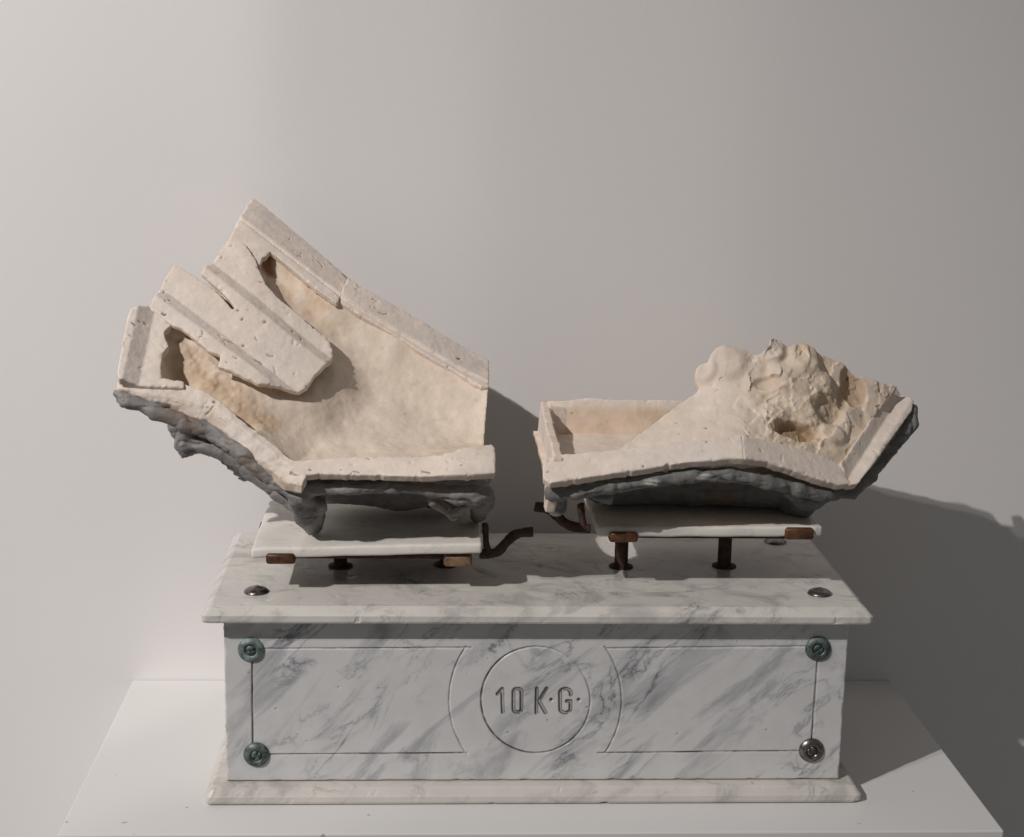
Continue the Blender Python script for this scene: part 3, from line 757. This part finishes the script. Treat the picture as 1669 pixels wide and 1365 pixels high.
def left_belly(G):
    X, Y, Z = G
    # underside of the hollow, offset outwards: evaluated over the mean plane
    dx, dy, dz = X-FL.O[0], Y-FL.O[1], Z-FL.O[2]
    s = dx*FL.e1[0]+dy*FL.e1[1]+dz*FL.e1[2]; t = dx*FL.e2[0]+dy*FL.e2[1]+dz*FL.e2[2]; h = dx*FL.n[0]+dy*FL.n[1]+dz*FL.n[2]
    so = np.array(shellout)
    gs = np.arange(so[:, 0].min()-.03, so[:, 0].max()+.03, .001); gt = np.arange(so[:, 1].min()-.03, so[:, 1].max()+.03, .001)
    GX, GY = np.meshgrid(gs, gt, indexing='ij')
    Bt = HL(GX, GY)-cav_depth(GX, GY); D2 = poly_sdf(so, GX, GY)+.004
    gx, gy = np.gradient(Bt, .001); g = np.sqrt(1+np.clip(gx**2+gy**2, 0, 6))
    i = np.clip(np.rint((s-gs[0])/.001).astype(np.int32), 0, len(gs)-1); j = np.clip(np.rint((t-gt[0])/.001).astype(np.int32), 0, len(gt)-1)
    b = Bt[i, j]; gg = g[i, j]; d2 = D2[i, j]
    mid = b-(.0115+.0075)*gg
    f = np.maximum(np.abs(h-mid)/gg-.0075, d2)
    f2 = capsule_field((X, (Y-.113)*.70+.113, Z), [(np.array([-.168, .112, .243]), .026), (np.array([-.115, .114, .243]), .030), (np.array([-.066, .114, .243]), .029)], np.full(f.shape, .5, np.float32), .004)
    return np.minimum(f, np.maximum(f2, h+.022))
clay('clay_jacket', chains, (-.352, -.03, .198), (-.030, .245, .468), left, left_belly, lambda G, f: np.maximum(f, .2062-G[2]), seed=0, base=(.27, .252, .245))

# ---- right mould
right = empty('plaster_mould', (.14, .09, .2225))
tag(right, 'smaller lumpy plaster mould with rough broken hump, lying level on the raised right plate', 'plaster mould', 'plaster moulds on the scale plates')
FR = Frame(at(1100, 740, .05), np.array([-.02, -.45, .89]), np.array([1., 0, 0]))
rp = [at(885, 748, -.004), at(1000, 738, -.002), at(1210, 716, .004), at(1390, 770, .022), at(1480, 660, .112), at(895, 690, .15), at(1100, 690, .15), at(1300, 690, .055)]
rl_ = FR.loc(np.array(rp)); HR = rbf(rl_[:, :2], rl_[:, 2])
RPx = lambda L: [FR.hit(a, b, HR) for a, b in L]
def strip_frame(a, b): return Frame(a, np.cross(b-a, np.array([.05, .80, .60])), np.array([1., 0, 0]))
F1 = strip_frame(at(885, 750, -.004), at(1210, 714, .003))
F2 = strip_frame(at(1210, 714, .003), at(1390, 778, .018))
q1 = [F1.hit(a, b, lambda X, Y: 0*X) for a, b in [(886, 748), (920, 741), (1000, 733), (1100, 722), (1170, 713), (1208, 709), (1212, 728), (1212, 748), (1190, 747), (1120, 754), (1050, 764), (960, 778), (895, 787), (885, 780), (884, 762)]]
slab_piece('front_rim', F1, lambda X, Y: 0*X, q1, .0075, right, None, nk=nicks(14, q1, 31, F1))
q2 = [F2.hit(a, b, lambda X, Y: 0*X) for a, b in [(1209, 709), (1260, 719), (1310, 733), (1350, 745), (1372, 758), (1388, 788), (1370, 791), (1330, 780), (1290, 766), (1245, 752), (1213, 748)]]
slab_piece('front_rim', F2, lambda X, Y: 0*X, q2, .0075, right, None, nk=nicks(8, q2, 33, F2))
def frame3(a, b, c):
    n = np.cross(b-a, c-a); n = n if n[2] > 0 else -n
    return Frame(a, n, np.array([1., 0, 0]))
FLAT = lambda X, Y: 0*X
FE = frame3(at(1392, 775, .018), at(1478, 668, .097), at(1440, 640, .104))
EPx = lambda L: [FE.hit(a, b, FLAT) for a, b in L]
q3 = EPx([(1368, 756), (1380, 742), (1398, 716), (1424, 676), (1446, 640), (1455, 628), (1472, 640), (1489, 655), (1484, 672), (1440, 735), (1398, 790), (1385, 789)])
g4 = EPx([(1392, 766), (1464, 652)])
def end2_extra(X, Y):
    d = sdist(g4, X, Y); return .002-.0050*np.where(d > 0, np.clip(1-d/.0115, 0, 1), np.clip(1+d/.009, 0, 1))
slab_piece('end_rim', FE, FLAT, q3, .0085, right, end2_extra, nk=nicks(7, q3, 35, FE))

def wall_piece(name, px, Y, th, nrm, parent, tan=.0, extra=None, nk=0):
    a = at(*px[0], Y); fr = Frame(a, np.array(nrm, float), np.array([1., 0, 0]))
    poly = [fr.hit(p, q, FLAT) for p, q in px]
    def cc(c, W, V, N, n, n2):
        k = np.clip(tan*(1+.5*n+.4*n2)*sst(.002, .012, -poly_sdf(np.array(poly), V[:, 0], V[:, 1])), 0, .9)[:, None]; return c*(1-k)+TAN*1.35*k
    return slab_piece(name, fr, FLAT, poly, th, parent, extra, cc, a1=.0014, nk=nicks(nk, poly, 77, fr) if nk else None)

# the hump: a torn, lumpy sheet leaning back from the front rim
hc = [(1000, 742, .006), (1100, 728, .008), (1210, 716, .011), (1300, 738, .015), (1372, 758, .022), (1396, 774, .026),
      (1030, 718, .022), (1075, 690, .042), (1150, 660, .050), (1230, 655, .050), (1300, 665, .056), (1360, 690, .058), (1415, 705, .066),
      (1130, 640, .070), (1143, 600, .074), (1180, 569, .078), (1255, 559, .083), (1330, 577, .088), (1420, 622, .094), (1462, 634, .104), (1300, 615, .076), (1190, 610, .066)]
FH = Frame(at(1230, 660, .050), np.array([-.06, -.70, .71]), np.array([1., 0, 0]))
hp = FH.loc(np.array([at(*p) for p in hc])); HH = rbf(hp[:, :2], hp[:, 2])
HPx = lambda L: [FH.hit(a, b, HH) for a, b in L]
qh = HPx([(985, 752), (1004, 736), (1040, 708), (1085, 674), (1118, 650), (1136, 638), (1140, 632), (1133, 620), (1134, 606), (1141, 598), (1153, 594), (1159, 580), (1168, 570), (1180, 566), (1198, 567), (1217, 570), (1226, 577), (1240, 578), (1252, 572), (1253, 557), (1268, 560), (1288, 568), (1294, 564), (1306, 565), (1330, 574), (1360, 585), (1374, 592), (1388, 602), (1396, 611), (1420, 618), (1446, 628), (1462, 634), (1440, 660), (1410, 704), (1385, 742), (1396, 778), (1372, 776), (1300, 756), (1210, 735), (1100, 748), (1000, 760)])
pits = [(1297, 702, .0205, .0095, .010, .95), (1392, 632, .013, .019, .009, .75), (1348, 672, .016, .014, .006, .30), (1255, 628, .014, .006, .004, .25), (1372, 650, .006, .012, .004, .5)]
bumps = [(1147, 610, .012, .0035), (1182, 590, .020, .0040), (1262, 573, .012, .0050), (1310, 588, .020, .0045), (1312, 640, .036, .0075), (1262, 676, .016, .0030), (1358, 712, .013, .0040)]
def hump_extra(X, Y):
    P3 = np.stack([X.ravel(), Y.ravel(), 0*X.ravel()], 1); sh = X.shape
    x0 = HPx([(1215, 650)])[0][0]; rg = sst(x0-.014, x0+.012, X+.006*fbm(P3, .02, 99, 2).reshape(sh))
    e = fbm(P3, .034, 80, 2).reshape(sh)*.0030*(.5+.6*rg)
    tn = fbm(P3, .055, 83, 3).reshape(sh)*2.6; fl = np.floor(tn)
    e = e+rg*.0014*(fl+sst(.0, .16, tn-fl)-tn*.6)               # broken ledges
    k2 = .10+.90*sst(.0, .32, fbm(P3, .026, 95, 2).reshape(sh))
    e = e+(.10+.9*rg)*(facets(X, Y, .0170, .09, 5, .0005)+k2*facets(X, Y, .0062, .12, 15, .0003)+k2*facets(X, Y, .0030, .10, 25, .00012))
    e = e+rg*(fbm(P3, .0045, 88, 2)*.0004+fbm(P3, .012, 89, 2)*.0007).reshape(sh)
    for a, b, r, h in bumps:
        q = HPx([(a, b)])[0]; d = (np.hypot(X-q[0], Y-q[1])+.005*fbm(P3, .016, 90, 2).reshape(sh))/r; e = e+h*sst(1.0, .45, d)
    for a, b, rx, ry, dp, _ in pits:
        q = HPx([(a, b)])[0]; d = np.hypot((X-q[0])/rx, (Y-q[1])/ry)+.22*fbm(P3, .010, 92, 2).reshape(sh); e = e-dp*sst(1.05, .55, d)
    return e
def hump_col(c, W, V, N, n, n2):
    mixc = lambda c, k, t: c*(1-np.clip(k, 0, 1)[:, None])+t*np.clip(k, 0, 1)[:, None]
    x0 = HPx([(1215, 650)])[0][0]; r_ = sst(x0-.02, x0+.03, V[:, 0])
    c = mixc(c, .35+0*n, CREAM); c = mixc(c, r_*(.35+.6*n), CREAM*np.array([1, .94, .84])); c = mixc(c, r_*sst(.2, .7, n2)*.55, TAN*1.25)
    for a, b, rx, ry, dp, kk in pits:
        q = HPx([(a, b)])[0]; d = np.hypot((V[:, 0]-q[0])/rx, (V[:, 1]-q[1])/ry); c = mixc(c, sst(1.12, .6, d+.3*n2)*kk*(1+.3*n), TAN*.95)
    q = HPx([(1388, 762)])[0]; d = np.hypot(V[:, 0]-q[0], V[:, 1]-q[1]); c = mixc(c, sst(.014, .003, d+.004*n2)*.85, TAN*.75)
    top = HPx([(1300, 566)])[0]; c = mixc(c, sst(.008, .0, np.hypot((V[:, 0]-top[0])*.2, V[:, 1]-top[1]))*.25, TAN)  # crest tinted darker, the shade of its top facet put into the colour
    return c
slab_piece('broken_hump', FH, HH, qh, .010, right, hump_extra, hump_col, a1=.0008, nk=nicks(24, qh, 41, FH))

# trough behind the front rim: rear wall, rounded inner corner, floor and ragged end wall
wall_piece('rear_wall', [(893, 654), (930, 652), (960, 650), (1010, 653), (1060, 652), (1105, 653), (1170, 652), (1255, 643), (1340, 660), (1440, 680), (1464, 687), (1436, 718), (1250, 772), (893, 778)], .150, .009, (0, -1, .30), right, .55, None, 6)  # right stretch runs unseen behind the hump, shaped for its shadow on the wall
wall_piece('rear_wall', [(896, 659), (921, 664), (931, 686), (937, 712), (934, 742), (930, 760), (896, 760)], .1425, .006, (.42, -1, .25), right, .12)
def floor_piece():
    a = at(890, 752, .0); fr = Frame(np.array([a[0], .0, a[2]-.010]), np.array([0., 0, 1]), np.array([1., 0, 0]))
    return slab_piece('trough_floor', fr, FLAT, [(0, .010), (.10, .016), (.115, .155), (0, .155)], .005, right, None, lambda c, W, V, N, n, n2: c*.6+CREAM*.4, a1=.001)
floor_piece()
def end_wall():
    a = at(888, 745, .002); b = at(893, 658, .150)
    fr = Frame((a+b)/2, np.array([-.985, 0, .1]), np.array([0, 1., 0]))
    za, zb = a[2], b[2]; xm = (a[0]+b[0])/2
    pts = [(-.006, za-.026), (.002, za-.045), (.022, za-.045), (.04, za-.03), (.155, za-.02), (.156, zb+.001), (.13, zb-.003), (.075, (za+zb)/2-.001), (.03, za+.006), (-.006, za+.001)]
    loc = [tuple(fr.loc(np.array([xm, y, z]))[:2]) for y, z in pts]
    return slab_piece('end_wall', fr, FLAT, loc, .0075, right, None, a1=.0012)
end_wall()
# right jacket
chains = [R([(906, 806, .006, .0085), (908, 824, .012, .0085)]), R([(902, 803, -.002, .0075), (940, 802, -.005, .0062), (1000, 791, -.006, .0060), (1070, 781, -.005, .0060), (1130, 775, -.003, .0060), (1190, 774, -.001, .0064), (1250, 785, .004, .0064), (1300, 797, .009, .0064), (1345, 806, .017, .006), (1385, 804, .027, .0045)]),
          R([(1385, 803, .028, .0055), (1420, 774, .050, .006), (1455, 729, .076, .0055), (1483, 690, .098, .0068), (1487, 668, .106, .005)]),
          R([(960, 800, .006, .005), (985, 806, .007, .006), (994, 818, .008, .0032)]), R([(1290, 800, .024, .008), (1308, 815, .045, .008), (1290, 830, .065, .006)]),
          R([(1350, 801, .026, .006), (1326, 811, .040, .0085), (1308, 824, .055, .0095), (1290, 832, .068, .009)])]
bx = [np.array([.060, .095, .250]), np.array([.135, .097, .2535]), np.array([.212, .090, .252])]
def right_belly(G):
    f = np.full(np.broadcast_shapes(G[0].shape, G[1].shape, G[2].shape), .5, np.float32)
    X, Y, Z = G; Y2 = (Y-.097)*.70+.097
    f = capsule_field((X, Y2, Z), [(bx[0], .0275), (bx[1], .031), (bx[2], .0295)], f, .004)
    return np.maximum(f, Z-.258-.12*np.maximum(X-.12, 0))
def right_cut(G, f):
    f = np.maximum(f, .2232-G[2])
    q = at(1120, 783, .052); return np.maximum(f, -(np.sqrt((G[0]-q[0])**2+((G[1]-q[1])*.6)**2+(G[2]-q[2])**2)-.007))
clay('clay_jacket', chains, (.0, -.022, .216), (.345, .17, .325), right, right_belly, right_cut, seed=20, base=(.195, .196, .19), smears=[(at(1062, 785, -.008), .0075), (at(1146, 775, -.004), .0085), (at(902, 836, .010), .006)])
